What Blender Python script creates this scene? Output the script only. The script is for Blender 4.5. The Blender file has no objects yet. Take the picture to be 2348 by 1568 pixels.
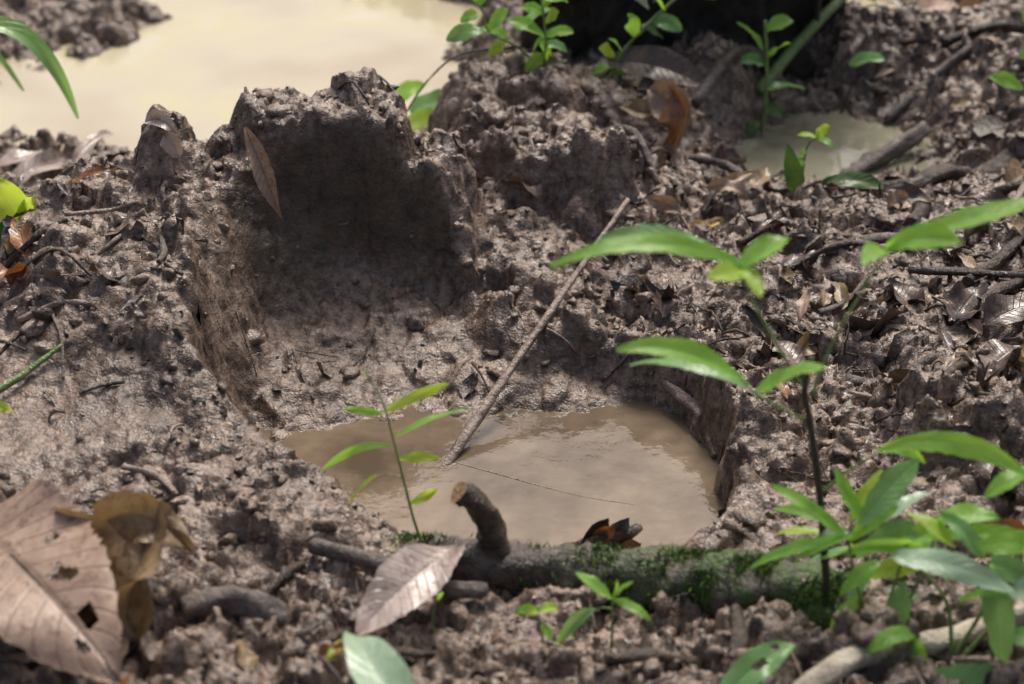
import bpy, math, random, bmesh
import numpy as np
from mathutils import Vector, Matrix
random.seed(4); np.random.seed(4)
S=bpy.context.scene
rs=np.random.RandomState(11)
T=rs.rand(8,256,256)
def vn(x,y,k=0):
    ix=np.floor(x).astype(np.int64); iy=np.floor(y).astype(np.int64)
    fx=x-ix; fy=y-iy
    fx=fx*fx*(3-2*fx); fy=fy*fy*(3-2*fy)
    t=T[k%8]; a=ix&255; b=iy&255; a1=(a+1)&255; b1=(b+1)&255
    return (t[a,b]*(1-fx)+t[a1,b]*fx)*(1-fy)+(t[a,b1]*(1-fx)+t[a1,b1]*fx)*fy
def fbm(x,y,k=0,o=4):
    s=0;a=.5
    for i in range(o):
        s=s+a*(vn(x*2**i+i*17.3,y*2**i+i*9.1,k+i)-.5); a*=.5
    return s
def worley(x,y,k=0):
    ix=np.floor(x).astype(np.int64); iy=np.floor(y).astype(np.int64)
    f1=np.full(x.shape,9.); idv=np.zeros(x.shape)
    for dx in(-1,0,1):
        for dy in(-1,0,1):
            cx=ix+dx; cy=iy+dy
            px=cx+T[k%8][cx&255,cy&255]; py=cy+T[(k+1)%8][cx&255,cy&255]
            d=(px-x)**2+(py-y)**2
            m=d<f1
            f1=np.where(m,d,f1); idv=np.where(m,T[(k+2)%8][cx&255,cy&255],idv)
    return np.sqrt(f1),idv
def ss(a,b,x):
    t=np.clip((x-a)/(b-a),0,1); return t*t*(3-2*t)
# ---------------------------------------------------------------- terrain
CP=[(-.5,-.6,0),(-.2,-.6,0),(.1,-.6,-.01),(.4,-.6,0),(-.4,-.4,.01),(-.15,-.4,-.005),(.1,-.42,-.02),(0,-.37,-.03),(.12,-.36,-.035),(.4,-.38,.0),(.6,-.4,.02),
(-.45,-.2,.03),(-.31,-.2,.035),(-.25,-.24,.022),(-.18,-.29,.006),(-.5,-.05,.045),(-.42,.05,.085),(-.33,.02,.135),(-.32,-.06,.115),(-.30,-.13,.065),(-.36,.14,.125),(-.5,.12,.07),(-.62,.0,.04),
(-.5,.27,.045),(-.3,.27,.08),(-.53,.42,-.02),(-.6,.45,-.045),(-.38,.42,.0),(-.65,.55,-.05),(-.5,.75,-.09),(-.3,.6,-.09),(-.15,.72,-.09),(-.15,.9,-.09),(-.3,.9,-.1),
(-.2,1.1,-.09),(-.5,.9,-.09),(-.4,1.2,-.09),(-.2,1.38,-.02),(.0,1.3,.0),(-.5,1.4,-.08),(-.8,1.3,-.05),(-.78,1.0,.02),(-.66,1.02,-.02),(-.62,.9,-.08),(-.66,.85,-.08),(-.8,.8,-.07),(-.8,.65,-.06),
(-.2,.38,-.0),(-.07,.3,.02),(-.06,.42,-.04),(-.04,.55,.0),(0,.35,.05),(.05,.45,.05),(.1,.6,.04),(.0,.25,.03),(.16,.4,.03),
(.0,.13,.015),(.08,.12,-.012),(.2,.15,.01),(.2,.03,-.01),(.12,.06,-.02),(.25,-.1,-.0),(.25,-.25,-.01),(.4,-.1,.02),(.55,-.05,.06),(.4,.1,.02),(.4,.22,.03),(.6,.2,.07),
(.3,.3,.015),(.22,.45,.0),(.5,.34,.02),(.34,.5,-.06),(.43,.45,-.06),(.47,.58,-.06),(.38,.64,-.06),(.57,.5,-.01),(.62,.6,.04),(.5,.78,.06),(.3,.77,.02),(.7,.6,.07),
(.6,.8,.06),(.72,.95,.05),(.2,.75,.03),(.05,.75,.02),(.03,.95,.0),(.2,1.0,.05),(.3,1.25,.05),(.53,.98,-.06),(.47,1.05,-.06),(.56,1.08,-.05),(.7,1.2,.08),(.55,-.25,.05),(.8,0,.06),(.8,.4,.07),(-.8,.3,.02),(-.8,-.3,.02),(-.8,-.6,0),(.8,-.6,0)]
CR=[(-.272,-.165),(-.298,-.10),(-.305,-.03),(-.308,.04),(-.298,.10),(-.262,.145),(-.205,.166),(-.12,.168),(-.06,.158),(-.03,.12),(-.005,.075),(.03,.045),(.08,.035),(.13,.01),(.175,-.04),(.20,-.10),(.205,-.18),(.19,-.27),(.13,-.335),(.0,-.345),(-.1,-.30),(-.17,-.25),(-.235,-.205)]
def sdpoly(x,y,P):
    d=np.full(x.shape,9e9); s=np.zeros(x.shape,bool)
    n=len(P)
    for i in range(n):
        ax,ay=P[i]; bx,by=P[(i+1)%n]
        ex,ey=bx-ax,by-ay; wx=x-ax; wy=y-ay
        t=np.clip((wx*ex+wy*ey)/(ex*ex+ey*ey),0,1)
        d=np.minimum(d,(wx-ex*t)**2+(wy-ey*t)**2)
        c=((ay>y)!=(by>y))&(x<(bx-ax)*(y-ay)/((by-ay)+1e-12)+ax)
        s^=c
    d=np.sqrt(d)
    return np.where(s,d,-d)
MESA=[(-.19,.205,.08,.068,.150,.03),(-.160,.20,.055,.055,.176,.02),(-.225,.21,.045,.045,.162,.02),(-.105,.195,.055,.05,.115,.03),(-.275,.18,.045,.05,.13,.03),(-.353,.17,.03,.03,.160,.025),
(.06,.325,.085,.06,.085,.022),(-.0,.50,.075,.07,.095,.04),(-.02,.37,.05,.06,.085,.04),(.13,.55,.08,.06,.06,.05),(.24,.66,.05,.05,.06,.04),
(.42,-.19,.07,.05,.05,.02),(-.40,.0,.04,.05,.10,.03),(-.43,.14,.04,.04,.10,.03)]
def height(x,y):
    num=np.zeros(x.shape);den=np.full(x.shape,1e-9)
    for a,b,c in CP:
        w=np.exp(-((x-a)**2+(y-b)**2)/(2*.07**2))+1e-7/(((x-a)**2+(y-b)**2)+.01)
        num+=w*c;den+=w
    h=num/den
    wx=x+.045*fbm(x*14,y*14,1); wy=y+.045*fbm(x*14+50,y*14,2)
    for a,b,rx,ry,z,e in MESA:
        r=np.sqrt(((wx-a)/rx)**2+((wy-b)/ry)**2)
        k=ss(1+e/rx,1-e/rx*.6,r)
        h=np.where(z>h,h+(z-h)*k,h)
    wx=x+.026*fbm(x*22,y*22,3); wy=y+.026*fbm(x*22+50,y*22,4)
    d=sdpoly(wx,wy,CR)
    w=.028+.045*ss(-.13,-.22,x)*ss(-.13,.0,y)*ss(.17,.08,y)+.012*ss(.05,.12,y)*ss(0,-.1,x)+.05*np.exp(-(((x-.01)/.06)**2+((y-.06)/.05)**2))
    floor=np.clip(-.06+.31*(y-(-.02+.24*x)),-.12,.004)+.012*fbm(x*25,y*25,5)
    k=ss(0,1,(d+.004)/w)
    lift=.012*np.exp(-(d/.02)**2)*ss(.1,-.1,y)*ss(-.3,-.15,y)+.010*np.exp(-((d+.02)/.02)**2)*ss(-.12,-.2,x)*ss(-.05,-.15,y)
    h=h+lift
    h=h+(floor-h)*k
    flat=np.clip(1.3*np.exp(-(((x+.43)/.12)**2+((y+.22)/.085)**2)),0,1)
    back=ss(.06,.11,y)
    tower=np.exp(-(((x+.19)/.11)**4+((y-.21)/.08)**4))
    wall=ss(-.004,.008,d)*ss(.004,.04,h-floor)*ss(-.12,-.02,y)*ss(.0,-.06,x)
    rim=ss(-.004,.01,d)*ss(.004,.03,h-floor)
    amp=np.clip(1-.55*ss(0,.03,d)-.85*flat-.6*wall*back-.35*tower-.2*rim,.10,1.)
    vary=.5+1.0*vn(x*7,y*7,6)
    f1,i1=worley(wx*22,wy*22,1); c1=np.sqrt(np.clip(1-(f1/.85)**2,0,1))*i1
    w2x=x+.012*fbm(x*60,y*60,1);w2y=y+.012*fbm(x*60+9,y*60,2)
    f2,i2=worley(w2x*52,w2y*52,3); c2=np.sqrt(np.clip(1-(f2/.85)**2,0,1))*i2
    f3,i3=worley(w2x*115,w2y*115,5); c3=np.sqrt(np.clip(1-(f3/.85)**2,0,1))*i3
    nn=.026*fbm(x*9,y*9,2)+ amp*vary*(.028*(c1-.35)+.017*(c2-.35)+.006*(c3-.3)+.017*fbm(x*40,y*40,6)+.005*fbm(x*160,y*160,3,2))
    far=ss(2.5,1.3,np.sqrt(x*x+(y-.2)**2))
    h=h+nn*np.clip(far+.3,0,1)
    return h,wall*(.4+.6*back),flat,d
def axis(lo,hi,st,far):
    c=list(np.arange(lo,hi,st)); s=st;v=hi;up=[]
    while v<far: up.append(v); s*=1.18; v+=s
    up.append(far)
    s=st;v=lo;dn=[]
    while True:
        s*=1.18; v-=s
        if v<-far: break
        dn.append(v)
    dn.append(-far)
    return np.array(dn[::-1]+c+up)
AX=axis(-.78,.82,.0024,60); AY=axis(-.66,1.35,.0027,60)
X,Y=np.meshgrid(AX,AY,indexing='xy')
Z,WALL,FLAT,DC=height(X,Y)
gy,gx=np.gradient(Z,AY,AX); st=np.clip(np.hypot(gx,gy)/2,0,1)
def bil(A,x,y):
    i=np.clip(np.searchsorted(AX,x)-1,0,len(AX)-2); j=np.clip(np.searchsorted(AY,y)-1,0,len(AY)-2)
    fx=(x-AX[i])/(AX[i+1]-AX[i]); fy=(y-AY[j])/(AY[j+1]-AY[j])
    return (A[j,i]*(1-fx)+A[j,i+1]*fx)*(1-fy)+(A[j+1,i]*(1-fx)+A[j+1,i+1]*fx)*fy
def H(x,y):return float(bil(Z,x,y))
rel=1-.4*WALL
XD=X+st*rel*.012*fbm(X*50+Z*80,Y*50+Z*60,2,3); YD=Y+st*rel*.012*fbm(X*50+30-Z*70,Y*50+Z*90,4,3)
def mesh_np(name,V,F,mat=None,smooth=True,attrs=None):
    me=bpy.data.meshes.new(name)
    V=np.asarray(V,dtype=np.float32);F=np.asarray(F,dtype=np.int32)
    me.vertices.add(len(V));me.vertices.foreach_set('co',V.ravel())
    k=F.shape[1]
    me.loops.add(F.size);me.loops.foreach_set('vertex_index',F.ravel())
    me.polygons.add(len(F));me.polygons.foreach_set('loop_start',np.arange(0,F.size,k,dtype=np.int32))
    me.polygons.foreach_set('use_smooth',np.full(len(F),smooth))
    me.update(calc_edges=True)
    if attrs:
        for n,a in attrs.items():
            at=me.attributes.new(n,'FLOAT','POINT');at.data.foreach_set('value',np.asarray(a,dtype=np.float32).ravel())
    o=bpy.data.objects.new(name,me);S.collection.objects.link(o)
    if mat:me.materials.append(mat)
    return o
# ---------------------------------------------------------------- materials
class N:
    def __init__(s,name):
        s.m=bpy.data.materials.new(name);s.m.use_nodes=True;s.t=s.m.node_tree;s.b=s.t.nodes['Principled BSDF'];s.o=s.t.nodes['Material Output']
    def n(s,ty,**k):
        nd=s.t.nodes.new(ty)
        for a,v in k.items():setattr(nd,a,v)
        return nd
    def l(s,a,b):s.t.links.new(a,b)
    def noise(s,sc,det=4,rough=.6,vec=None):
        nd=s.n('ShaderNodeTexNoise');nd.inputs['Scale'].default_value=sc;nd.inputs['Detail'].default_value=det;nd.inputs['Roughness'].default_value=rough
        if vec:s.l(vec,nd.inputs['Vector'])
        return nd.outputs['Fac']
    def ramp(s,f,stops):
        nd=s.n('ShaderNodeValToRGB');e=nd.color_ramp.elements
        while len(e)<len(stops):e.new(.5)
        for q,(p,c) in zip(e,stops):
            q.position=p;q.color=(c,c,c,1) if isinstance(c,float) else (*c,1)
        s.l(f,nd.inputs['Fac']);return nd.outputs['Color']
    def mix(s,f,a,b,ty='MIX'):
        nd=s.n('ShaderNodeMix',data_type='RGBA',blend_type=ty)
        for v,i in((f,0),(a,6),(b,7)):
            if hasattr(v,'links'):s.l(v,nd.inputs[i])
            elif i==0:nd.inputs[0].default_value=v
            else:nd.inputs[i].default_value=(*v,1)
        return nd.outputs[2]
    def math(s,op,a,b=0.):
        nd=s.n('ShaderNodeMath',operation=op)
        for i,v in enumerate((a,b)):
            if hasattr(v,'links'):s.l(v,nd.inputs[i])
            else:nd.inputs[i].default_value=v
        return nd.outputs[0]
    def bump(s,h,dist,st=1.,nrm=None):
        nd=s.n('ShaderNodeBump');nd.inputs['Strength'].default_value=st;nd.inputs['Distance'].default_value=dist;s.l(h,nd.inputs['Height'])
        if nrm:s.l(nrm,nd.inputs['Normal'])
        return nd.outputs['Normal']
    def attr(s,n):return s.n('ShaderNodeAttribute',attribute_name=n).outputs['Fac']
    def obj(s):return s.n('ShaderNodeTexCoord').outputs['Object']
def mud_mat(name='mud_mat',attr=True):
    k=N(name);co=k.obj()
    c=k.ramp(k.noise(9,6,.65,co),[(.3,(.088,.057,.040)),(.5,(.19,.130,.095)),(.7,(.32,.235,.185))])
    fine=k.noise(120,3,.65,co)
    c=k.mix(k.ramp(fine,[(.36,.85),(.55,0.)]),c,(.042,.027,.019))
    c=k.mix(k.ramp(fine,[(.58,0.),(.72,.45)]),c,(.38,.295,.245))
    r=k.ramp(k.noise(40,3,.7,co),[(.35,.20),(.62,.55)])
    n1=k.bump(k.noise(85,4,.66,co),.0055,.85)
    n3=k.bump(k.noise(400,2,.6,co),.0013,.9,n1)
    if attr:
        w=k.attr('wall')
        c=k.mix(k.math('MULTIPLY',w,.88),c,k.ramp(k.noise(45,5,.7,co),[(.35,(.030,.020,.012)),(.7,(.105,.072,.046))]))  # wet clay tone, darkened further to paint the wall's shadow into base colour
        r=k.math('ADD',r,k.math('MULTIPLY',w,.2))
    k.l(c,k.b.inputs['Base Color']);k.l(r,k.b.inputs['Roughness']);k.l(n3,k.b.inputs['Normal'])
    k.b.inputs['Specular IOR Level'].default_value=.5
    k.b.inputs['Coat Weight'].default_value=.12;k.b.inputs['Coat Roughness'].default_value=.12
    k.l(n1,k.b.inputs['Coat Normal'])
    return k.m
MUD=mud_mat();CLOD=mud_mat('clod_mat',False)
nx,ny=len(AX),len(AY)
idx=np.arange(nx*ny).reshape(ny,nx)
F=np.stack([idx[:-1,:-1],idx[:-1,1:],idx[1:,1:],idx[1:,:-1]],-1).reshape(-1,4)
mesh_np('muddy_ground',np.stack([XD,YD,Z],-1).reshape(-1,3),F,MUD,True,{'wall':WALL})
def water_mat(name,stops,ro=.06,sc=6,bs=.35,det=5,sp=.9):
    k=N(name);co=k.obj()
    k.l(k.ramp(k.noise(sc,det,.6,co),stops),k.b.inputs['Base Color'])
    k.b.inputs['Roughness'].default_value=ro;k.b.inputs['IOR'].default_value=1.36
    k.b.inputs['Specular IOR Level'].default_value=sp
    k.l(k.bump(k.noise(26,4,.55,co),.004,bs),k.b.inputs['Normal'])
    return k.m
def water(x0,x1,y0,y1,z,mat):
    return mesh_np('puddle_water',[(x0,y0,z),(x1,y0,z),(x1,y1,z),(x0,y1,z)],[(0,1,2,3)],mat)
WM=water_mat('puddle_water_mat',[(.32,(.36,.29,.195)),(.5,(.44,.38,.275)),(.62,(.46,.41,.25)),(.72,(.49,.44,.34))],.08,3.5,.35,2)  # muddy tan, with pale and greenish patches painted in for sky and leaf reflections
WH=water_mat('hole_water_mat',[(.32,(.085,.062,.042)),(.5,(.145,.108,.074)),(.68,(.22,.168,.115))],.03,12,.35,5,.75)
WS=water_mat('small_puddle_water_mat',[(.35,(.15,.14,.10)),(.65,(.28,.27,.19))],.04,9)
water(-.33,.23,-.38,.06,-.06,WH)
water(-2.5,.02,.38,1.6,-.05,WM)
water(.25,.62,.34,.76,-.03,WS)
water(.38,.70,.82,1.2,-.03,WM)
def leaf_mat(name,c1,c2,vein,trans=.35,rough=.4,nv=9,spot=None):
    k=N(name);co=k.obj();u=k.attr('u');v=k.attr('v')
    au=k.math('ABSOLUTE',u)
    c=k.ramp(k.noise(35,3,.6,co),[(.35,c1),(.65,c2)])
    w=k.math('FRACT',k.math('SUBTRACT',k.math('MULTIPLY',v,float(nv)),k.math('MULTIPLY',au,1.8)))
    w=k.math('ABSOLUTE',k.math('SUBTRACT',w,.5))
    side=k.ramp(w,[(.0,1.),(.09,0.)])
    mid=k.ramp(au,[(.03,1.),(.09,0.)])
    vv=k.math('MAXIMUM',side,mid)
    c=k.mix(k.math('MULTIPLY',vv,.5),c,vein)
    if spot:c=k.mix(k.ramp(k.noise(90,3,.7,co),[(.52,0.),(.64,.9)]),c,spot)
    k.l(c,k.b.inputs['Base Color']);k.b.inputs['Roughness'].default_value=rough
    k.l(k.bump(k.math('ADD',k.math('MULTIPLY',vv,-.6),k.noise(150,3,.6,co)),.0012,.7),k.b.inputs['Normal'])
    if trans>0:
        tr=k.n('ShaderNodeBsdfTranslucent');k.l(k.mix(.5,c,(min(1,c2[0]*2.1),min(1,c2[1]*1.7),c2[2]),'MIX'),tr.inputs['Color'])
        mx=k.n('ShaderNodeMixShader');mx.inputs[0].default_value=trans
        k.l(k.b.outputs[0],mx.inputs[1]);k.l(tr.outputs[0],mx.inputs[2]);k.l(mx.outputs[0],k.o.inputs['Surface'])
    return k.m
G1=leaf_mat('green_leaf_mat',(.16,.40,.05),(.28,.55,.09),(.34,.58,.16),.55)
G2=leaf_mat('broad_leaf_mat',(.14,.30,.10),(.22,.43,.15),(.34,.52,.24),.4,.28)
G3=leaf_mat('yellow_green_leaf_mat',(.28,.48,.05),(.42,.60,.08),(.45,.6,.15),.5)
G4=leaf_mat('pale_leaf_mat',(.26,.40,.26),(.38,.52,.36),(.42,.58,.4),.35,.3)
GD=leaf_mat('dark_leaf_mat',(.03,.08,.02),(.06,.14,.03),(.1,.18,.05),.3,.35,9,(.12,.12,.02))
BR=leaf_mat('dry_tan_leaf_mat',(.26,.17,.12),(.39,.275,.205),(.11,.065,.04),.1,.45,13,(.18,.11,.075))
BC=leaf_mat('dry_brown_leaf_mat',(.19,.13,.07),(.36,.26,.15),(.11,.07,.04),.15,.4,9,(.10,.065,.04))
BP=leaf_mat('bleached_leaf_mat',(.31,.24,.21),(.48,.40,.36),(.26,.2,.17),.1,.3,12,(.22,.15,.12))
BG=leaf_mat('wet_brown_leaf_mat',(.065,.043,.034),(.14,.095,.072),(.05,.032,.025),.05,.32,12,(.04,.026,.02))
BO=leaf_mat('rust_leaf_mat',(.20,.075,.025),(.32,.15,.055),(.12,.05,.02),.15,.35,9,(.07,.04,.025))
BY=leaf_mat('yellow_leaf_mat',(.50,.34,.08),(.60,.44,.16),(.4,.25,.05),.2,.4,9,(.2,.12,.05))
def wood_mat(name,c1,c2,sc=60,rough=.6,moss=False):
    k=N(name);co=k.obj()
    c=k.ramp(k.noise(sc,5,.7,co),[(.35,c1),(.65,c2)])
    b=k.bump(k.noise(sc*2.5,4,.7,co),.005,1.)
    if moss:
        g=k.ramp(k.noise(220,3,.7,co),[(.3,(.015,.035,.006)),(.7,(.08,.15,.022))])
        f=k.math('MULTIPLY',k.ramp(k.noise(28,3,.6,co),[(.42,0.),(.54,1.)]),k.attr('v'))
        c=k.mix(f,c,g)
    k.l(c,k.b.inputs['Base Color']);k.b.inputs['Roughness'].default_value=rough;k.l(b,k.b.inputs['Normal'])
    return k.m
BARK=wood_mat('mossy_bark_mat',(.025,.018,.014),(.13,.10,.082),60,.4,True)
WD=wood_mat('dark_wood_mat',(.025,.017,.012),(.10,.066,.046),70,.3)
WG=wood_mat('grey_wood_mat',(.06,.047,.04),(.20,.16,.135),80,.4)
WT=wood_mat('reed_mat',(.13,.085,.065),(.38,.29,.24),50,.35)
WP=wood_mat('pale_wood_mat',(.24,.20,.15),(.50,.44,.34),50,.5)
WC=wood_mat('cut_wood_mat',(.26,.14,.07),(.42,.25,.13),90,.7)
SG=wood_mat('green_stem_mat',(.13,.20,.06),(.25,.34,.12),40,.4)
SB=wood_mat('brown_stem_mat',(.03,.02,.018),(.08,.055,.05),90,.4)
def rnd_mat(name,stops,rough=.45,bump=200,dirt=.65):
    k=N(name);co=k.obj()
    c=k.ramp(k.attr('rnd'),stops)
    c=k.mix(k.ramp(k.noise(120,3,.7,co),[(.42,dirt),(.6,0.)]),c,(.05,.035,.028))
    k.l(c,k.b.inputs['Base Color']);k.b.inputs['Roughness'].default_value=rough
    k.l(k.bump(k.noise(bump,3,.7,co),.003,.8),k.b.inputs['Normal'])
    return k.m
LITM=rnd_mat('litter_mat',[(0,(.030,.019,.014)),(.4,(.085,.053,.036)),(.65,(.14,.10,.078)),(.82,(.23,.155,.105)),(.95,(.44,.35,.26)),(1,(.28,.12,.05))],.38)
MOSSM=rnd_mat('moss_mat',[(0,(.012,.028,.005)),(.5,(.06,.13,.018)),(1,(.22,.36,.05))],.6,200,.2)
FOLM=rnd_mat('foliage_mat',[(0,(.010,.025,.006)),(.5,(.035,.09,.016)),(1,(.12,.26,.04))],.4,200,.1)
# ---------------------------------------------------------------- builder
class B:
    def __init__(s):s.v=[];s.f=[];s.m=[];s.u=[];s.w=[];s.mats=[]
    def mi(s,m):
        if m not in s.mats:s.mats.append(m)
        return s.mats.index(m)
    def tube(s,pts,rad,mat,seg=10,rough=.12,capmat=None,sub=6,vfun=None):
        pts=[Vector(p) for p in pts];n=len(pts)
        if not isinstance(rad,(list,tuple)):rad=[rad]*n
        P=[];R=[]
        for i in range(n-1):
            p0=pts[max(i-1,0)];p1=pts[i];p2=pts[i+1];p3=pts[min(i+2,n-1)]
            for j in range(sub):
                t=j/sub
                P.append(.5*((2*p1)+(p2-p0)*t+(2*p0-5*p1+4*p2-p3)*t*t+(3*p1-p0-3*p2+p3)*t**3));R.append(rad[i]*(1-t)+rad[i+1]*t)
        P.append(pts[-1]);R.append(rad[-1])
        b=len(s.v);m=s.mi(mat);ref=Vector((.3,.2,1)).normalized();ph=random.random()*50
        for i,p in enumerate(P):
            tg=(P[min(i+1,len(P)-1)]-P[max(i-1,0)]).normalized()
            r_=ref if abs(tg.dot(ref))<.9 else Vector((1,0,0))
            a=tg.cross(r_).normalized();c=tg.cross(a)
            kk=1+rough*(random.random()-.5)*1.2
            for q in range(seg):
                an=2*math.pi*q/seg
                rr=R[i]*kk*(1+rough*math.sin(an*3+ph+i*.7)+rough*(random.random()-.5))
                s.v.append(p+a*math.cos(an)*rr+c*math.sin(an)*rr);s.u.append(q/seg);s.w.append(vfun(i/(len(P)-1)) if vfun else i/(len(P)-1))
        for i in range(len(P)-1):
            for q in range(seg):
                s.f.append((b+i*seg+q,b+i*seg+(q+1)%seg,b+(i+1)*seg+(q+1)%seg,b+(i+1)*seg+q));s.m.append(m)
        cm=s.mi(capmat or mat)
        s.f.append(tuple(b+q for q in range(seg))[::-1]);s.m.append(cm)
        s.f.append(tuple(b+(len(P)-1)*seg+q for q in range(seg)));s.m.append(cm)
    def leaf(s,p0,p1,width,mat,arch=0.,up=(0,-.35,1),fold=.18,wave=.06,prof='o',nl=14,nw=6,curl=0.,roll=0.,holes=None,pm=None,jag=0.):
        p0=Vector(p0);p1=Vector(p1);L=(p1-p0).length;up=Vector(up).normalized()
        if pm is None:pm=(p0+p1)/2+Vector((0,0,1))*arch*2*L
        else:pm=2*Vector(pm)-(p0+p1)/2
        b=len(s.v);m=s.mi(mat);ph=random.random()*9;ph2=random.random()*9
        for i in range(nl+1):
            t=i/nl
            c=p0*(1-t)**2+pm*2*t*(1-t)+p1*t*t
            tg=((pm-p0)*(1-t)+(p1-pm)*t).normalized()
            sd=tg.cross(up).normalized();n=sd.cross(tg).normalized()
            if roll:
                M=Matrix.Rotation(roll*t,3,tg);sd=M@sd;n=M@n
            if prof=='o':w=(t+.001)**.5*(1-t)**.8*1.72
            elif prof=='l':w=math.sin(math.pi*min(1,t*.96+.02))**.75
            else:w=min(1,(t*6))**.6*(1-t**6)**.7
            w*=width/2
            for j in range(nw+1):
                u=-1+2*j/nw
                uu=u*(1+jag*(random.random()-.5)) if abs(u)==1 else u
                if curl:
                    a=u*curl;off=sd*math.sin(a)/curl*w+n*(1-math.cos(a))/curl*w
                else:off=sd*uu*w
                z=fold*abs(u)*w+wave*width*math.sin(t*9+ph+u*1.5)*abs(u)+wave*.5*width*math.sin(t*17+ph2)*u*u
                s.v.append(c+off+n*z);s.u.append(u);s.w.append(t)
        for i in range(nl):
            for j in range(nw):
                if holes and holes((i+.5)/nl,-1+2*(j+.5)/nw):continue
                a=b+i*(nw+1)+j;s.f.append((a,a+1,a+nw+2,a+nw+1));s.m.append(m)
    def done(s,name):
        me=bpy.data.meshes.new(name);me.from_pydata([tuple(v) for v in s.v],[],s.f)
        for m in s.mats:me.materials.append(m)
        me.polygons.foreach_set('material_index',s.m);me.polygons.foreach_set('use_smooth',[len(f)<5 for f in s.f])
        for n,a in(('u',s.u),('v',s.w)):
            at=me.attributes.new(n,'FLOAT','POINT');at.data.foreach_set('value',a)
        me.update()
        o=bpy.data.objects.new(name,me);S.collection.objects.link(o);return o
def plant(name,bx,by,s,org,stems,leaves,z0=None,jag=.2):
    b=B();z0=H(bx,by)-.004 if z0 is None else z0
    def P(x,z,d=0):return Vector((bx+(x-org[0])*s,by+d,z0+(org[1]-z)*s*1.13))
    for pts,r0,r1,m in stems:
        n=len(pts);b.tube([P(*p) for p in pts],[r0+(r1-r0)*i/(n-1) for i in range(n)],m,7,.06,None,5)
    for q in leaves:
        x0,y0,x1,y1,w,m,ar=q[:7];d0,d1=(q[7],q[8]) if len(q)>7 else (0,random.uniform(-.02,.02))
        pr=q[9] if len(q)>9 else 'l'
        b.leaf(P(x0,y0,d0),P(x1,y1,d1),w*s,m,ar,(random.uniform(-.4,.4),random.uniform(-.9,-.0),1),random.uniform(.1,.35),.05,pr,20,6,roll=random.gauss(0,.45),jag=jag)
    return b.done(name)
g=lambda x,y,dz=0.:(x,y,H(x,y)+dz)
# ---------------------------------------------------------------- log
b=B()
b.tube([(-.088,-.352,-.022),(-.06,-.356,-.014),(-.02,-.366,-.013),(.06,-.370,-.020),(.134,-.384,-.018),(.20,-.405,-.012),(.27,-.42,-.022),(.36,-.44,-.03)],[.011,.018,.021,.023,.027,.029,.028,.024],BARK,22,.12,None,10,lambda t:min(1,max(.0,(t-.35)*4)))
b.tube([(-.012,-.366,-.002),(-.018,-.366,.026),(-.028,-.368,.048),(-.043,-.372,.062)],[.0135,.0115,.0105,.0098],WD,12,.12,WC,6)
b.tube([(-.02,-.42,.0),(-.06,-.425,.006),(-.11,-.395,.01),(-.163,-.368,.008)],[.006,.0075,.0065,.007],WG,10,.12)
log=b.done('mossy_log')
V=[];Fm=[];A=[]
lp=[(.0,-.368,-.017),(.06,-.370,-.020),(.134,-.384,-.018),(.20,-.405,-.012),(.27,-.42,-.022)]
lr=[.021,.023,.027,.029,.028]
for i in range(13500):
    if i<12900:
        t=random.random()**.55*3.99;k=int(t);f=t-k
        c=[lp[k][q]*(1-f)+lp[k+1][q]*f for q in range(3)];R=lr[k]*(1-f)+lr[k+1]*f;an=random.gauss(-.4,1.1)
        if math.sin(t*7)+math.sin(t*17+an*2)*.7+random.gauss(0,.4)+t*.4<.3:continue
    else:
        c=[random.gauss(-.075,.012),-.354,-.012];an=random.gauss(0,.6);R=.016
    nrm=Vector((random.gauss(0,.2),math.sin(an),math.cos(an))).normalized()
    p=Vector(c)+nrm*R*.98;h=random.uniform(.002,.008);tip=p+(nrm+Vector([random.gauss(0,.6) for _ in range(3)])).normalized()*h
    if an<-1 and random.random()<.5:tip=p+Vector((0,-.2,-1))*h*2
    sd=Vector([random.gauss(0,1) for _ in range(3)]).normalized()*.0009
    q=len(V);V+=[p-sd,p+sd,tip+sd*.5];Fm.append((q,q+1,q+2));r=random.random();A+=[r]*3
mo=mesh_np('moss',[tuple(v) for v in V],Fm,MOSSM,False,{'rnd':A})
# ---------------------------------------------------------------- sticks
b=B();b.tube([(.122,.206,.060),(.06,.093,.020),(.0,-.016,-.0195),(-.035,-.080,-.0435),(-.072,-.148,-.069)],[.0028,.0034,.0042,.0054,.0045],WT,9,.08,None,8)
b.tube([(.004,-.012,-.021),(-.022,-.058,-.037),(-.058,-.124,-.0615)],[.001,.0024,.003],SB,6,.1)
b.tube([(-.055,-.126,-.0598),(.0,-.155,-.0598),(.06,-.185,-.0599),(.11,-.20,-.0599)],[.0004,.0004,.0003,.0003],WP,5,.05);b.done('reed_stalk')
b=B();b.tube([g(-.252,-.462,.006),g(-.215,-.464,.007),g(-.178,-.459,.007)],[.0105,.0115,.010],WG,14,.16);b.done('charred_stick')
b=B();b.tube([(.20,-.56,H(.2,-.56)+.01),(.26,-.515,H(.26,-.515)+.012),(.33,-.49,H(.33,-.49)+.014),(.41,-.465,H(.41,-.465)+.012),(.55,-.44,.02)],[.009,.009,.0085,.008,.007],WP,12,.16);b.done('pale_branch')
b=B();b.tube([g(.315,-.078,.004),g(.355,-.082,.006),g(.398,-.08,.004)],[.006,.007,.006],WG,10,.12);b.done('broken_stick')
b=B();b.tube([(.385,.465,-.03),(.43,.50,-.022),(.505,.565,-.005)],[.005,.010,.009],WG,12,.25);b.done('rotten_log')
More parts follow.
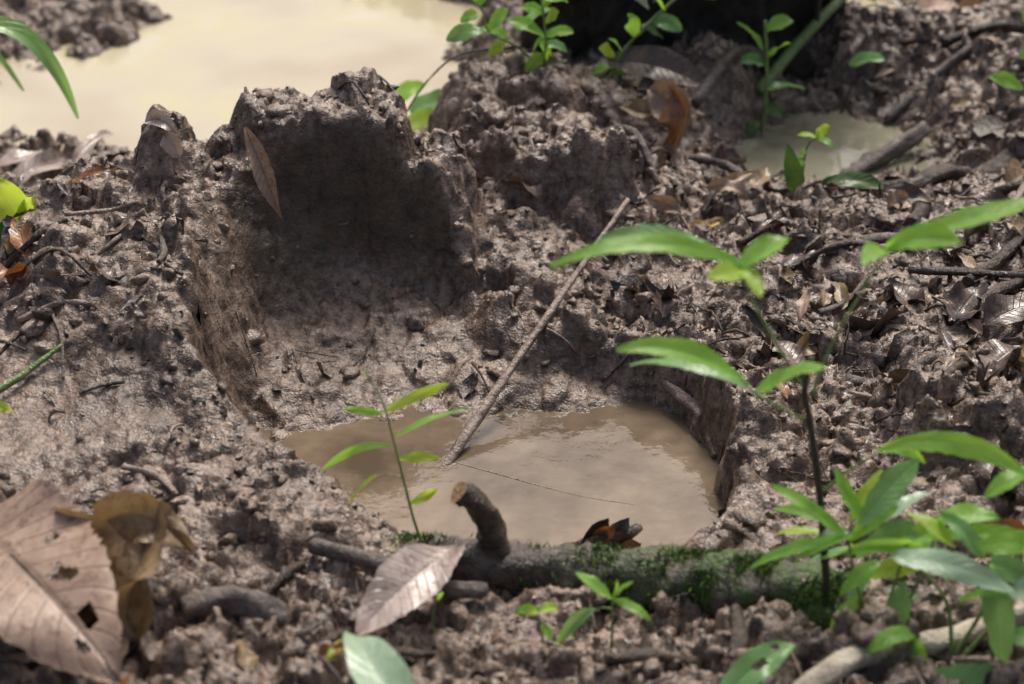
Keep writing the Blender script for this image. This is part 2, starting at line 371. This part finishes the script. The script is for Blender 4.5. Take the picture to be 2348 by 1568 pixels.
b=B();b.tube([g(.44,.35,.004),g(.49,.385,.012),g(.55,.43,.012),g(.66,.52,.01)],[.007,.011,.012,.011],WD,12,.2);b.tube([g(.34,.385,.006),g(.40,.375,.008),g(.455,.362,.008)],[.003,.004,.005],WD,8,.15);b.done('dark_root')
b=B();b.tube([(.31,.66,H(.31,.66)),(.37,.72,.055),(.44,.80,.095)],[.008,.007,.007],SG,9,.06);b.tube([(.39,.74,.07),(.40,.79,.17)],[.004,.003],SB,7,.06);b.done('green_branch')
b=B();b.tube([(.15,-.018,-.036),(.172,-.052,-.040),(.188,-.09,-.046),(.192,-.12,-.06)],[.004,.006,.006,.005],WT,10,.2);b.done('exposed_root')
b=B();b.tube([g(-.475,-.19,.005),(-.44,-.165,H(-.44,-.165)+.008),(-.405,-.14,H(-.405,-.14)+.01)],[.0032,.003,.0022],SG,8,.12);b.done('green_stick')
b=B()
for (x0,y0,x1,y1,r) in [(-.47,.0,-.39,-.06,.0018),(-.30,-.145,-.265,-.14,.003),(.21,.29,.24,.36,.003),(-.33,-.02,-.325,-.07,.003),(-.40,-.02,-.35,.01,.002),(-.44,.07,-.37,.09,.002),(.30,.02,.36,.10,.003),(.33,-.03,.37,.05,.005),(.42,.2,.46,.31,.007),(.36,-.52,.28,-.47,.004),(.165,-.52,.175,-.45,.006),(-.04,.56,.04,.60,.008),(.03,-.47,.02,-.44,.002),(.40,.09,.52,.02,.004),(.45,.05,.55,.16,.006),(.28,.12,.38,.16,.003),(.35,.18,.47,.13,.005),(.50,-.10,.60,-.02,.008),(.10,.38,.16,.30,.005),(.52,.28,.62,.24,.006),(.20,.42,.28,.38,.005),(.36,-.2,.42,-.12,.004),(-.13,-.47,-.16,-.52,.004),(.0,-.53,.06,-.56,.004),(.47,.64,.60,.70,.006),(.55,.72,.68,.66,.007),(.22,.56,.33,.72,.007),(.17,.62,.10,.70,.005),(.58,.40,.68,.46,.007),(.24,.20,.30,.27,.004),(.43,-.02,.50,.03,.006),(.52,.18,.58,.30,.004),(-.46,-.07,-.38,-.10,.003),(-.50,.02,-.43,.04,.0035),(-.42,-.10,-.40,-.17,.0015),(-.52,-.10,-.44,-.13,.0015),(-.20,-.42,-.17,-.38,.004),(-.14,-.44,-.125,-.49,.003),(-.10,-.50,-.04,-.49,.003),(-.33,-.28,-.28,-.31,.003),(.07,-.52,.13,-.50,.005)]:
    b.tube([g(x0,y0,.005),g((x0+x1)/2+.004,(y0+y1)/2,.008),g(x1,y1,.005)],[r,r*1.1,r*.8],random.choice([WG,WD,WD,WT]),7,.2)
b.done('fallen_twigs')
b=B()
for i in range(12):
    a=random.uniform(-.7,.7);x=.05+random.random()*.035
    b.leaf((x,-.290,-.062),(x+.03*math.cos(a),-.292+random.uniform(-.01,.01),-.044+random.uniform(-.005,.028)),.015,random.choice([WD,BO,WG,WC]),.1,(0,-1,.4),.5,.1,'s',6,4,jag=.5)
b.tube([(.045,-.288,-.054),(.075,-.292,-.040),(.112,-.284,-.030)],[.005,.009,.003],WD,8,.35);b.done('broken_bark')
# ---------------------------------------------------------------- dead leaves
b=B();b.leaf((-.43,-.395,.042),(-.28,-.585,.035),.17,BR,-.02,(-.15,-.35,1),.10,.04,'o',60,30,pm=(-.368,-.48,.062),jag=.12,holes=lambda t,u:((t-.62)/.05)**2+((u+.35+.1*math.sin(t*60))/.16)**2<1 or ((t-.8)/.04)**2+((u+.3)/.2)**2<1 or ((t-.45)/.02)**2+((u+.5)/.1)**2<1 or ((t-.86)/.03)**2+((u-.2)/.12)**2<1)
b.tube([(-.43,-.395,.043),(-.368,-.48,.0625),(-.28,-.585,.036)],[.0006,.0010,.0012],WD,6,.02);b.done('large_dry_leaf')
b=B();b.leaf((-.295,-.505,.015),(-.28,-.395,.065),.09,BC,.05,(-.8,-.7,.2),.55,.12,'o',30,14,roll=1.0,jag=.15)
b.leaf((-.285,-.50,.01),(-.355,-.405,.05),.07,BC,.2,(.5,-.7,.6),.6,.14,'o',26,12,roll=-1.3,jag=.15)
b.leaf((-.33,-.41,.05),(-.25,-.425,.04),.055,BC,.28,(.2,-.9,.5),.5,.14,'o',22,10,jag=.15);b.leaf((-.31,-.45,.03),(-.30,-.53,.0),.05,BR,.1,(.4,-.9,.1),.5,.12,'o',20,8,jag=.1);b.done('curled_dry_leaf')
b=B();b.leaf((-.04,-.395,.026),(-.118,-.495,.012),.046,BP,.05,(-.25,-.5,1),.35,.09,'l',28,12,roll=-.5,jag=.12);b.done('bleached_leaf')
b=B();b.leaf((-.268,.148,.165),(-.232,.112,.082),.020,BR,.03,(.6,-1,.3),.6,.1,'l',20,8,roll=.9,jag=.15)
b.leaf((-.365,.135,.175),(-.33,.125,.165),.022,BP,.25,(0,-.6,1),.6,.1,'o',14,8,roll=.6);b.leaf((-.345,.12,.168),(-.33,.118,.145),.018,BP,.1,(0,-1,.3),.4,.1,'s',10,6)
b.done('hanging_dry_leaf')
b=B();b.leaf((.115,.56,.082),(.225,.53,.066),.05,BG,.08,(0,-.7,1),.3,.04,'l',22,10,jag=.06);b.done('wet_brown_leaf')
b=B();b.leaf((.185,.48,.080),(.18,.45,-.0),.05,BO,.0,(-.6,-1,.1),.8,.10,'l',24,10,roll=1.0,pm=(.20,.44,.05),jag=.1);b.leaf((.160,.49,.075),(.205,.46,.04),.045,BR,.1,(-.1,-1,.4),.5,.1,'l',16,8,jag=.1);b.done('rust_dead_leaf')
b=B()
def scat(x,y,L,w,m,ang,**k):
    dx,dy=math.cos(ang)*L/2,math.sin(ang)*L/2
    z=(H(x,y)+max(H(x,y),H(x-dx,y-dy),H(x+dx,y+dy)))/2
    b.leaf((x-dx,y-dy,z+.001),(x+dx,y+dy,z+.003+random.uniform(0,.008)),w,m,random.uniform(-.05,.15),(random.gauss(0,.3),random.gauss(-.3,.25),1),random.uniform(.2,.7),.14,random.choice('ol'),12,6,roll=random.gauss(0,.8),jag=.2)
for q in [(-.555,.44,.11,.03,BP,.9),(-.59,.5,.09,.025,BP,.5),(-.50,.50,.08,.02,BP,1.1),(.21,.265,.045,.022,BY,.3),(-.42,.12,.05,.015,BO,.5),(-.48,.05,.06,.03,BO,1.9),(-.48,-.01,.05,.03,BO,.4),(.45,-.12,.06,.04,BG,.8),(.47,-.16,.05,.04,BC,2.),(.40,-.36,.05,.025,BO,.2),(.44,-.41,.07,.05,BC,2.4),(.01,.26,.05,.025,BG,2.6),(.3,.14,.05,.02,BG,.4),(.44,.0,.06,.05,BG,1.),(.26,-.04,.07,.035,BG,2.),(.25,-.09,.05,.02,BO,1.8),(-.13,-.53,.03,.015,BO,.4),(-.18,-.56,.03,.02,BC,1.),(-.29,-.57,.05,.03,BO,1.3),(.08,-.6,.05,.03,BO,.2),(.6,.95,.12,.05,BR,.1),(.5,.85,.08,.03,BG,2.),(.56,.3,.05,.04,BC,1.),(.28,.36,.06,.02,BC,1.2),(-.1,-.40,.03,.02,BG,.4),(-.2,-.52,.03,.02,BC,2.),(.47,.15,.07,.04,BG,.9),(-.35,-.13,.03,.012,BG,.3),(.39,.05,.06,.03,BG,2.1),(.48,-.05,.08,.05,BG,.4),(.52,.05,.07,.05,BG,1.4),(.36,-.01,.06,.03,BG,.6),(.55,.12,.08,.04,BG,2.4),(.33,.07,.05,.02,BC,1.5),(.6,.33,.1,.04,BG,.6),(.5,.22,.07,.03,BG,2.9),(.28,.22,.05,.02,BG,.2),(.16,.2,.04,.02,BG,2.2),(.41,-.28,.05,.04,BG,1.2),(.5,-.2,.06,.05,BG,.2)]:
    scat(*q)
for i in range(55):
    x=random.uniform(.12,.65);y=random.uniform(-.15,.75)
    if H(x,y)>-.02:scat(x,y,random.uniform(.02,.065),random.uniform(.010,.028),random.choice([BG,BG,BG,BG,BC,BR]),random.uniform(0,3.1))
for i in range(18):
    x=random.uniform(-.6,-.33);y=random.uniform(-.15,.3);scat(x,y,random.uniform(.015,.04),random.uniform(.008,.02),random.choice([BG,BG,BC,BO]),random.uniform(0,3.1))
b.done('dead_leaves')
# ---------------------------------------------------------------- live plants
plant('bamboo_seedling',-.066,-.358,.00038,(1000,1270),[([(1010,1285),(970,1210),(940,1080),(920,990),(905,930),(870,862)],.0014,.0006,SG),([(940,1092),(915,1084),(888,1088)],.0005,.0005,SG)],
[(905,950,1045,882,24,G3,.03),(905,955,822,938,18,G1,.04),(925,1005,1085,970,20,G1,.08),(920,1022,768,1075,18,G1,.14),(935,1050,1022,1025,24,G3,.03),(888,1086,822,1175,18,G3,.08),(955,1150,1015,1108,24,G3,-.05),(878,880,862,850,6,G3,0)],H(-.066,-.358)+.006,.05)
plant('seedling',.078,-.462,.00036,(1402,1442),[([(1402,1450),(1402,1400),(1400,1335)],.0012,.0008,SG),([(1400,1360),(1380,1358),(1365,1362)],.0006,.0006,SG)],
[(1400,1340,1322,1298,34,G1,.05),(1400,1340,1482,1366,26,G1,.1),(1400,1335,1445,1300,26,G1,.05),(1366,1362,1283,1452,32,G2,.12),(1402,1345,1408,1290,22,G3,.0)],H(.078,-.462)+.005)
plant('seedling',.024,-.485,.00034,(1245,1470),[([(1245,1478),(1240,1440),(1232,1400)],.001,.0007,SG)],
[(1235,1400,1185,1415,26,G1,.1),(1233,1400,1208,1385,22,G3,.1),(1236,1402,1278,1418,28,G3,.1),(1242,1430,1262,1445,20,G1,.1)],H(.024,-.485)+.006)
plant('seedling',-.06,-.46,.00034,(1025,1460),[([(1025,1465),(1020,1420),(1032,1360)],.001,.0007,SG)],[(1030,1375,1045,1350,10,G1,0)])
plant('sapling',.250,-.43,.000338,(1925,1390),[([(1928,1400),(1905,1230),(1880,1080),(1850,940),(1832,870),(1842,795)],.0034,.0026,SB),
 ([(1835,870),(1770,770,-.01),(1700,650,-.02),(1665,570,-.02)],.0014,.0009,SG),([(1850,880),(1895,770,.01),(1950,660,.01),(1985,575,.01)],.0015,.0009,SG),([(1835,935),(1780,895,-.01),(1720,850,-.02),(1690,820,-.02)],.0013,.0009,SG),([(1885,1110),(1940,1060),(2010,1010)],.0013,.0009,SG)],
[(1672,570,1262,550,50,G1,.12,-.02,-.04),(1665,578,1365,558,42,G2,.14,-.02,.01),(1662,580,1772,530,66,G1,.06,-.02,-.01),(1690,590,1590,560,50,G3,.05,-.02,-.05),(1668,580,1700,600,50,G3,.1,-.02,-.05),
 (1985,575,2420,455,56,G1,.05,.01,.0),(1985,578,1922,560,50,G1,.1,.01,-.03),(1990,575,2120,515,66,G1,.1,.01,-.03),
 (1700,828,1408,738,56,G1,.12,-.02,-.03),(1700,838,1445,828,44,G2,.12,-.02,.01),(1718,845,1858,775,70,G1,.05,-.02,-.03),
 (2010,1005,2330,1020,52,G1,.15,0,-.03),(2010,1010,2140,1085,30,G1,.12,0,.03)],H(.25,-.43)+.006)
plant('herb_clump',.285,-.46,.00032,(1960,1430),[([(1960,1440),(1900,1300),(1870,1185)],.0018,.001,SG),([(1960,1440),(1990,1300),(2010,1195)],.0016,.001,SG),([(1970,1440),(2010,1350),(2015,1290)],.0014,.001,SG),([(1950,1440),(1920,1370),(1905,1330)],.0014,.001,SG),([(1990,1440),(2060,1250),(2075,1150)],.0014,.001,SG)],
[(1870,1185,1690,1100,38,G1,.05,0,.03),(1895,1150,2035,1040,70,G2,.05,0,.03),(1850,1190,1648,1295,42,G1,.08,0,.02),(1890,1170,1738,1250,38,G1,.08,0,.0),(2000,1200,2335,1155,46,G1,.08,0,-.02),(2070,1135,2215,1115,90,G1,.08,0,-.01,'o'),(1870,1190,1990,1130,44,G1,.1),(1905,1160,1840,1060,36,G1,.0,0,.03),
(2012,1290,1990,1445,72,G2,.05,0,-.03),(1905,1330,1825,1465,54,G1,.08,0,-.02),(1900,1250,2040,1180,50,G2,.1,.01,.02),(1850,1220,2060,1205,36,G1,.07,.0,.0),(1930,1250,1760,1320,42,G2,.1,.02,.03),(1990,1260,2130,1180,50,G1,.05,.02,.03),(1860,1190,1700,1180,30,G1,.1,.02,.04),(2015,1200,2120,1290,50,G2,.1,.02,.0),(1900,1400,1960,1290,44,G2,.05,.02,.03),(1880,1200,1800,1240,40,G4,.1,.02,.02),(1960,1180,2080,1140,40,G4,.1,.02,.04),(1920,1300,2050,1260,50,G3,.1,.01,.0),(1880,1180,1960,1080,40,G3,.05,.02,.04),(1850,1230,1700,1250,30,G3,.1,.03,.04),(1950,1240,1850,1290,40,G1,.1,.0,-.02)])
plant('broadleaf_herb',.335,-.50,.000305,(2130,1550),[([(2130,1560),(2100,1400),(1990,1280)],.002,.0012,SG),([(2130,1560),(2200,1400),(2190,1290)],.002,.0012,SG),([(2150,1560),(2260,1400),(2270,1250)],.002,.0012,SG),([(2120,1560),(2060,1530),(2030,1490)],.0015,.001,SG)],
[(1955,1285,2240,1320,100,G4,.08,0,-.03,'o'),(2165,1260,2350,1265,80,G1,.08,0,.0,'o'),(2200,1305,2235,1520,110,G2,.05,-.01,-.03,'o'),(2030,1490,1900,1500,75,G1,.15,0,-.02,'o'),(2270,1250,2420,1200,60,G1,.1,0,.02),(2190,1300,2350,1370,90,G2,.1,0,-.02,'o'),(2180,1290,2080,1225,60,G2,.1,0,.03,'o'),(2230,1340,2420,1320,100,G4,.1,-.02,-.03,'o'),(2010,1570,2310,1520,150,G2,.06,-.04,-.05,'o'),(2020,1500,2060,1560,60,G1,.05,0,-.02,'o'),(2190,1190,2340,1155,60,G1,.1,.03,.05),(2130,1400,2240,1350,60,G1,.1,0,-.02,'o'),(2260,1260,2330,1230,60,G3,.1,0,-.02,'o'),(2250,1450,2400,1480,90,G2,.1,-.02,-.04,'o'),(2120,1300,2010,1250,50,G3,.1,.02,.04)])
b=B();b.leaf(g(.155,-.545,.01),g(.215,-.505,.02),.035,G2,.1,(0,-.5,1),.2,.06,'o',24,12,holes=lambda t,u:((t-.5)/.09)**2+((u-.1)/.3)**2<1 or ((t-.75)/.06)**2+((u+.4)/.2)**2<1)
b.done('eaten_leaf')
b=B();b.leaf((-.07,-.64,.02),(-.122,-.53,.04),.055,G4,.1,(.3,-.6,1),.3,.05,'o',20,8);b.leaf((-.135,-.54,.02),(-.125,-.515,.02),.012,G3,.1,(0,-.5,1),.3);b.done('pale_green_leaf')
b=B();b.leaf(g(-.085,-.385,.012),g(-.062,-.355,.016),.022,G4,.1,(0,-.6,1),.2);b.leaf(g(-.095,-.375,.01),g(-.09,-.40,.01),.012,G1,.1);b.done('small_green_leaf')
b=B();b.leaf((-.70,.44,.12),(-.505,.46,.05),.024,G2,.2,(0,-.6,1),.3,.03,'l',24,6,pm=(-.575,.45,.165));b.leaf((-.70,.44,.12),(-.60,.6,.03),.02,G2,.3,(0,-.6,1),.3,.03,'l',20,6);b.tube([(-.70,.44,H(-.7,.44)),(-.705,.44,.06),(-.70,.44,.12)],.002,SG,7);b.done('grass_blade')
b=B()
for p0,p1,w,m in [((-.485,.10,.07),(-.515,.09,.135),.045,G3),((-.485,.10,.07),(-.45,.08,.065),.04,G3),((-.485,.09,.07),(-.515,.06,.07),.05,GD),((-.47,.08,.065),(-.425,.06,.05),.032,G1),((-.485,.08,.06),(-.47,.04,.05),.034,G1),((-.465,.07,.06),(-.43,.03,.055),.022,G4),((-.485,.10,.075),(-.475,.09,.115),.03,G3),((-.47,-.22,.05),(-.435,-.22,.05),.02,G3),((-.47,-.25,.05),(-.44,-.27,.04),.018,G1)]:b.leaf(p0,p1,w,m,.1,(0,-.8,.8),.2,.08,'o',12,6)
b.tube([(-.485,.10,.02),(-.485,.10,.07)],.0015,SG,6);b.done('ground_herb')
plant('seedling',.336,.405,.00049,(1845,408),[([(1843,415),(1842,370),(1848,310),(1870,290)],.0016,.001,SG)],
[(1868,292,1825,292,18,G3,.1),(1868,290,1895,262,26,G3,.1),(1868,292,1905,300,20,G1,.1),(1845,340,1815,350,24,G1,.1),(1850,320,1830,325,14,G1,.1),(1868,290,1862,270,18,G3,.1)],H(.336,.405)+.01)
b=B();b.leaf(g(.325,.36,.0),(.31,.37,.055),.030,GD,.0,(-.2,-1,.1),.2,.05,'o',14,6);b.leaf(g(.35,.36,.01),g(.42,.35,.012),.022,GD,.1,(0,-.6,1),.2,.08,'l',12,6);b.done('dark_green_leaf')
plant('shrub_seedling',.038,.515,.00054,(1240,200),[([(1240,205),(1240,150),(1242,100),(1225,-20)],.002,.0012,SG),([(1245,180),(1180,125),(1120,95),(1095,40),(1000,12),(940,8)],.0018,.001,SG),([(1190,125),(1060,140),(985,195),(935,262)],.0016,.001,WG)],
[(1240,108,1162,78,36,G1,.1),(1240,105,1302,92,34,G1,.1),(1242,110,1252,165,40,G1,.05),(1240,60,1190,50,30,G1,.1),(1235,50,1290,-10,36,G1,.1),(1110,95,1028,108,42,G2,.1),(1100,92,1160,112,30,G1,.1),(1095,45,1135,-5,36,G1,0),(1095,40,1060,0,30,G1,.1),(1000,12,1045,30,24,G2,.1),(1225,25,1170,-10,34,G2,.1),(1240,110,1215,150,30,G1,.1),(1220,0,1265,-50,34,G1,.1),(1240,120,1290,140,30,G2,.1),(1120,95,1160,60,30,G1,.1),(1020,15,960,35,22,G2,.1),(1180,100,1265,70,40,G2,.1,0,.04),(1225,-10,1180,-40,34,G3,.1),(1240,80,1270,50,34,G3,.1),(1160,115,1120,140,30,G3,.1),(1240,140,1200,175,30,G3,.1),(1100,60,1060,70,30,G1,.1),(1230,30,1290,40,36,G1,.1)],H(.038,.515)-.02)
plant('shrub_seedling',.12,.56,.00055,(1340,190),[([(1335,205),(1350,130),(1410,60),(1500,-20)],.003,.002,SG)],
[(1335,150,1408,148,38,G1,.1),(1330,170,1338,212,34,G1,.05),(1345,140,1300,150,30,G1,.1),(1360,110,1330,80,30,G2,.1),(1420,50,1490,70,40,G2,.1),(1450,30,1400,-20,40,G1,.1),(1480,0,1560,10,40,G1,.1),(1390,80,1370,30,34,G1,.1),(1400,60,1450,90,34,GD,.1),(1345,120,1310,95,34,G3,.1)],H(.12,.56)-.015)
b=B();b.leaf((-.14,.64,-.035),(-.085,.62,-.02),.055,G3,.1,(0,-.6,1),.1,.06,'o');b.leaf((-.13,.66,-.02),(-.06,.66,-.01),.05,G2,.1,(0,-.6,1),.1,.06,'o');b.leaf((-.12,.6,-.03),(-.09,.57,-.03),.035,G4,.1,(0,-.6,1),.1);b.leaf((-.16,.68,-.02),(-.11,.70,.0),.04,G1,.1,(0,-.6,1),.1);b.done('water_herb')
plant('shrub_seedling',.31,.61,.00056,(1705,190),[([(1705,195),(1712,80),(1700,-60)],.0025,.002,SG),([(1880,130),(1900,60),(1880,20)],.002,.001,WD)],
[(1712,82,1795,80,42,G2,.1),(1705,30,1650,20,40,G2,.1),(1705,20,1760,-10,40,G1,.1),(1705,150,1660,170,30,GD,.1),(1700,0,1640,-50,40,G1,.1),(1705,120,1760,140,36,GD,.1),(1890,30,1960,10,40,G2,.1),(1700,-40,1760,-60,40,G1,.1)])
b=B()
for p0,p1,w,m in [((.66,.55,.09),(.60,.53,.10),.03,G1),((.66,.55,.09),(.74,.53,.09),.04,G1),((.70,.70,.12),(.64,.68,.09),.05,G2),((.70,.70,.12),(.66,.66,.14),.04,G1),((.60,.5,.07),(.56,.5,.085),.02,G1)]:b.leaf(p0,p1,w,m,.1,(0,-.8,.8),.2,.05,'l',12,6)
b.tube([g(.68,.6,0),(.66,.55,.09)],.002,SG,6);b.tube([g(.71,.72,0),(.70,.70,.12)],.002,SG,6);b.done('ground_herb')
# ---------------------------------------------------------------- dark stump & undergrowth
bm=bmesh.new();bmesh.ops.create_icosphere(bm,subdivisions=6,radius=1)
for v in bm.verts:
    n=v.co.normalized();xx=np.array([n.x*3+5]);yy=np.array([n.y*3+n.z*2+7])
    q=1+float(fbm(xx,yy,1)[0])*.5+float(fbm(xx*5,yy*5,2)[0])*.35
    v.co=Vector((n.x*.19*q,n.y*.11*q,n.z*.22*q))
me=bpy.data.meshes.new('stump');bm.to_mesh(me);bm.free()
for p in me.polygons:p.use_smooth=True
me.materials.append(wood_mat('shaded_stump_mat',(.010,.007,.005),(.035,.026,.018),30,.8));o=bpy.data.objects.new('shaded_hollow_stump',me);S.collection.objects.link(o);o.location=(.215,.80,.045)  # near-black colour paints the hollow's shade onto this stump shape
def scatter_leaves(name,gen,n,mat,size):
    V=[];Fc=[];A=[]
    for i in range(n):
        p=Vector(gen());L=random.uniform(*size);w=L*random.uniform(.3,.45)
        a=random.uniform(0,6.28);dr=Vector((math.cos(a),math.sin(a),random.uniform(-.6,.3))).normalized()
        sd=dr.cross(Vector((random.gauss(0,.4),random.gauss(-.3,.4),1))).normalized()*w/2;q=len(V);up=Vector((0,0,L*.12))
        V+=[p,p+dr*L*.35+sd+up,p+dr*L*.35-sd+up,p+dr*L*.7+sd*.75+up*.8,p+dr*L*.7-sd*.75+up*.8,p+dr*L];r=random.random()
        Fc+=[(q,q+1,q+2),(q+1,q+3,q+4,q+2),(q+3,q+5,q+4)];A+=[r]*6
    me=bpy.data.meshes.new(name);me.from_pydata([tuple(v) for v in V],[],Fc);me.materials.append(mat)
    at=me.attributes.new('rnd','FLOAT','POINT');at.data.foreach_set('value',A)
    o=bpy.data.objects.new(name,me);S.collection.objects.link(o);return o
def gen_ug():
    a=random.uniform(0,1)
    if a<.4:
        t=random.uniform(0,6.28);r=random.gauss(1.0,.12);return (.23+math.cos(t)*.22*r,.82+math.sin(t)*.13*r,random.uniform(.12,.4))
    return (random.uniform(-.1,1.1),random.uniform(1.35,1.9),random.uniform(0,.3))
scatter_leaves('undergrowth',gen_ug,1400,FOLM,(.03,.07))
# ---------------------------------------------------------------- litter, clods
def sample(n,dens):
    out=[]
    while len(out)<n:
        x=random.uniform(-.75,.8);y=random.uniform(-.64,1.25)
        if random.random()>dens(x,y):continue
        z=H(x,y)
        if z<-.045:continue
        out.append((x,y,z))
    return out
dcv=lambda x,y:float(bil(DC,x,y))
def d_lit(x,y):
    r=.12
    if x>.10:r=.95
    if x>.10 and y<-.1:r=.35
    if dcv(x,y)>.0:r=.06
    if bil(FLAT,x,y)>.4:r=.04
    if y>.6:r*=.35
    return r
V=[];Fc=[];A=[]
for x,y,z in sample(4300,d_lit):
    L=min(.040,.0055*random.paretovariate(1.6));w=L*random.choice([random.uniform(.1,.25),random.uniform(.1,.25),random.uniform(.3,.8)]);a=random.uniform(0,6.28)
    n=Vector((-float(bil(gx,x,y)),-float(bil(gy,x,y)),1.2)).normalized()
    n=(n+Vector([random.gauss(0,.35) for _ in range(3)])).normalized()
    d=Vector((math.cos(a),math.sin(a),0));d=(d-n*d.dot(n)).normalized();s=n.cross(d)
    c=Vector((x,y,z))+n*(.001+L*.03);bend=random.gauss(0,.25)*L;cu=random.gauss(0,.4)*w;q=len(V);r=random.random()
    for i in range(4):
        t=i/3-.5;ww=w/2*(1-.5*abs(t*2)**2)*random.uniform(.5,1.3)
        for j in range(3):
            u=j-1;V.append(c+d*L*(t+random.gauss(0,.05))+s*u*ww+n*(bend*(t*t*4-.5)+cu*abs(u))+s*random.gauss(0,.08)*w);A.append(r)
    for i in range(3):
        for j in range(2):
            k=q+i*3+j;Fc.append((k,k+1,k+4,k+3))
mesh_np('leaf_litter',[tuple(v) for v in V],Fc,LITM,True,{'rnd':A})
b=B()
for x,y,z in sample(520,lambda x,y:d_lit(x,y)+.15):
    L=random.uniform(.012,.06);a=random.uniform(0,3.14);r=random.uniform(.0004,.002)
    b.tube([g(x-math.cos(a)*L/2,y-math.sin(a)*L/2,.003),(x,y,z+random.uniform(.003,.008)),g(x+math.cos(a)*L/2,y+math.sin(a)*L/2,.004)],r,random.choice([WD,WG,WT,WD]),5,.1,None,2)
b.done('twig_litter')
ico=bmesh.new();bmesh.ops.create_icosphere(ico,subdivisions=2,radius=1)
iv=np.array([v.co for v in ico.verts]);jf=np.array([[v.index for v in f.verts] for f in ico.faces]);ico.free()
def d_cl(x,y):
    r=.7
    if dcv(x,y)>.0:r=.12
    if bil(FLAT,x,y)>.4:r=.06
    if y>.8:r=.3
    return r
P=sample(6000,d_cl);VV=[];FF=[]
for i,(x,y,z) in enumerate(P):
    s=min(.009,.0017*random.paretovariate(1.7))
    sc=np.array([random.uniform(.6,1.5),random.uniform(.6,1.4),random.uniform(.5,.9)])*s
    an=random.uniform(0,6.28);R=np.array([[math.cos(an),-math.sin(an),0],[math.sin(an),math.cos(an),0],[0,0,1]])
    v=(iv*(1+.26*np.random.uniform(-1,1,(len(iv),1))+.35*np.sin(iv[:,[0]]*3+i)*np.cos(iv[:,[1]]*3+i*2))*sc)@R.T
    VV.append(v+np.array([x,y,z+s*.05]));FF.append(jf+i*len(iv))
mesh_np('mud_clods',np.concatenate(VV),np.concatenate(FF),CLOD,True)
# ---------------------------------------------------------------- camera & light
P_=math.radians(28);s_,c_=math.sin(P_),math.cos(P_)
cam=bpy.data.cameras.new('camera');co=bpy.data.objects.new('camera',cam);S.collection.objects.link(co);S.camera=co
co.location=(0,-2*c_,2*s_);co.rotation_euler=(math.radians(62),0,0);cam.lens=72;cam.clip_end=300;cam.clip_start=.05
cam.dof.use_dof=True;cam.dof.focus_distance=1.95;cam.dof.aperture_fstop=4.5
el,az=math.radians(56),math.radians(15)
sun=bpy.data.lights.new('sun','SUN');so=bpy.data.objects.new('sun',sun);S.collection.objects.link(so)
sun.energy=3.4;sun.angle=math.radians(20);sun.color=(1,.97,.92)
so.rotation_euler=Vector((math.sin(az)*math.cos(el),math.cos(az)*math.cos(el),math.sin(el))).to_track_quat('Z','Y').to_euler()
W=bpy.data.worlds.new('World');S.world=W;W.use_nodes=True;nt=W.node_tree
sk=nt.nodes.new('ShaderNodeTexSky');sk.sky_type='NISHITA';sk.sun_disc=False;sk.sun_elevation=el;sk.sun_rotation=az;sk.dust_density=7;sk.ozone_density=.3;sk.air_density=1
nt.links.new(sk.outputs[0],nt.nodes['Background'].inputs[0]);nt.nodes['Background'].inputs[1].default_value=.14
S.view_settings.view_transform='Standard';S.view_settings.look='None';S.view_settings.exposure=0
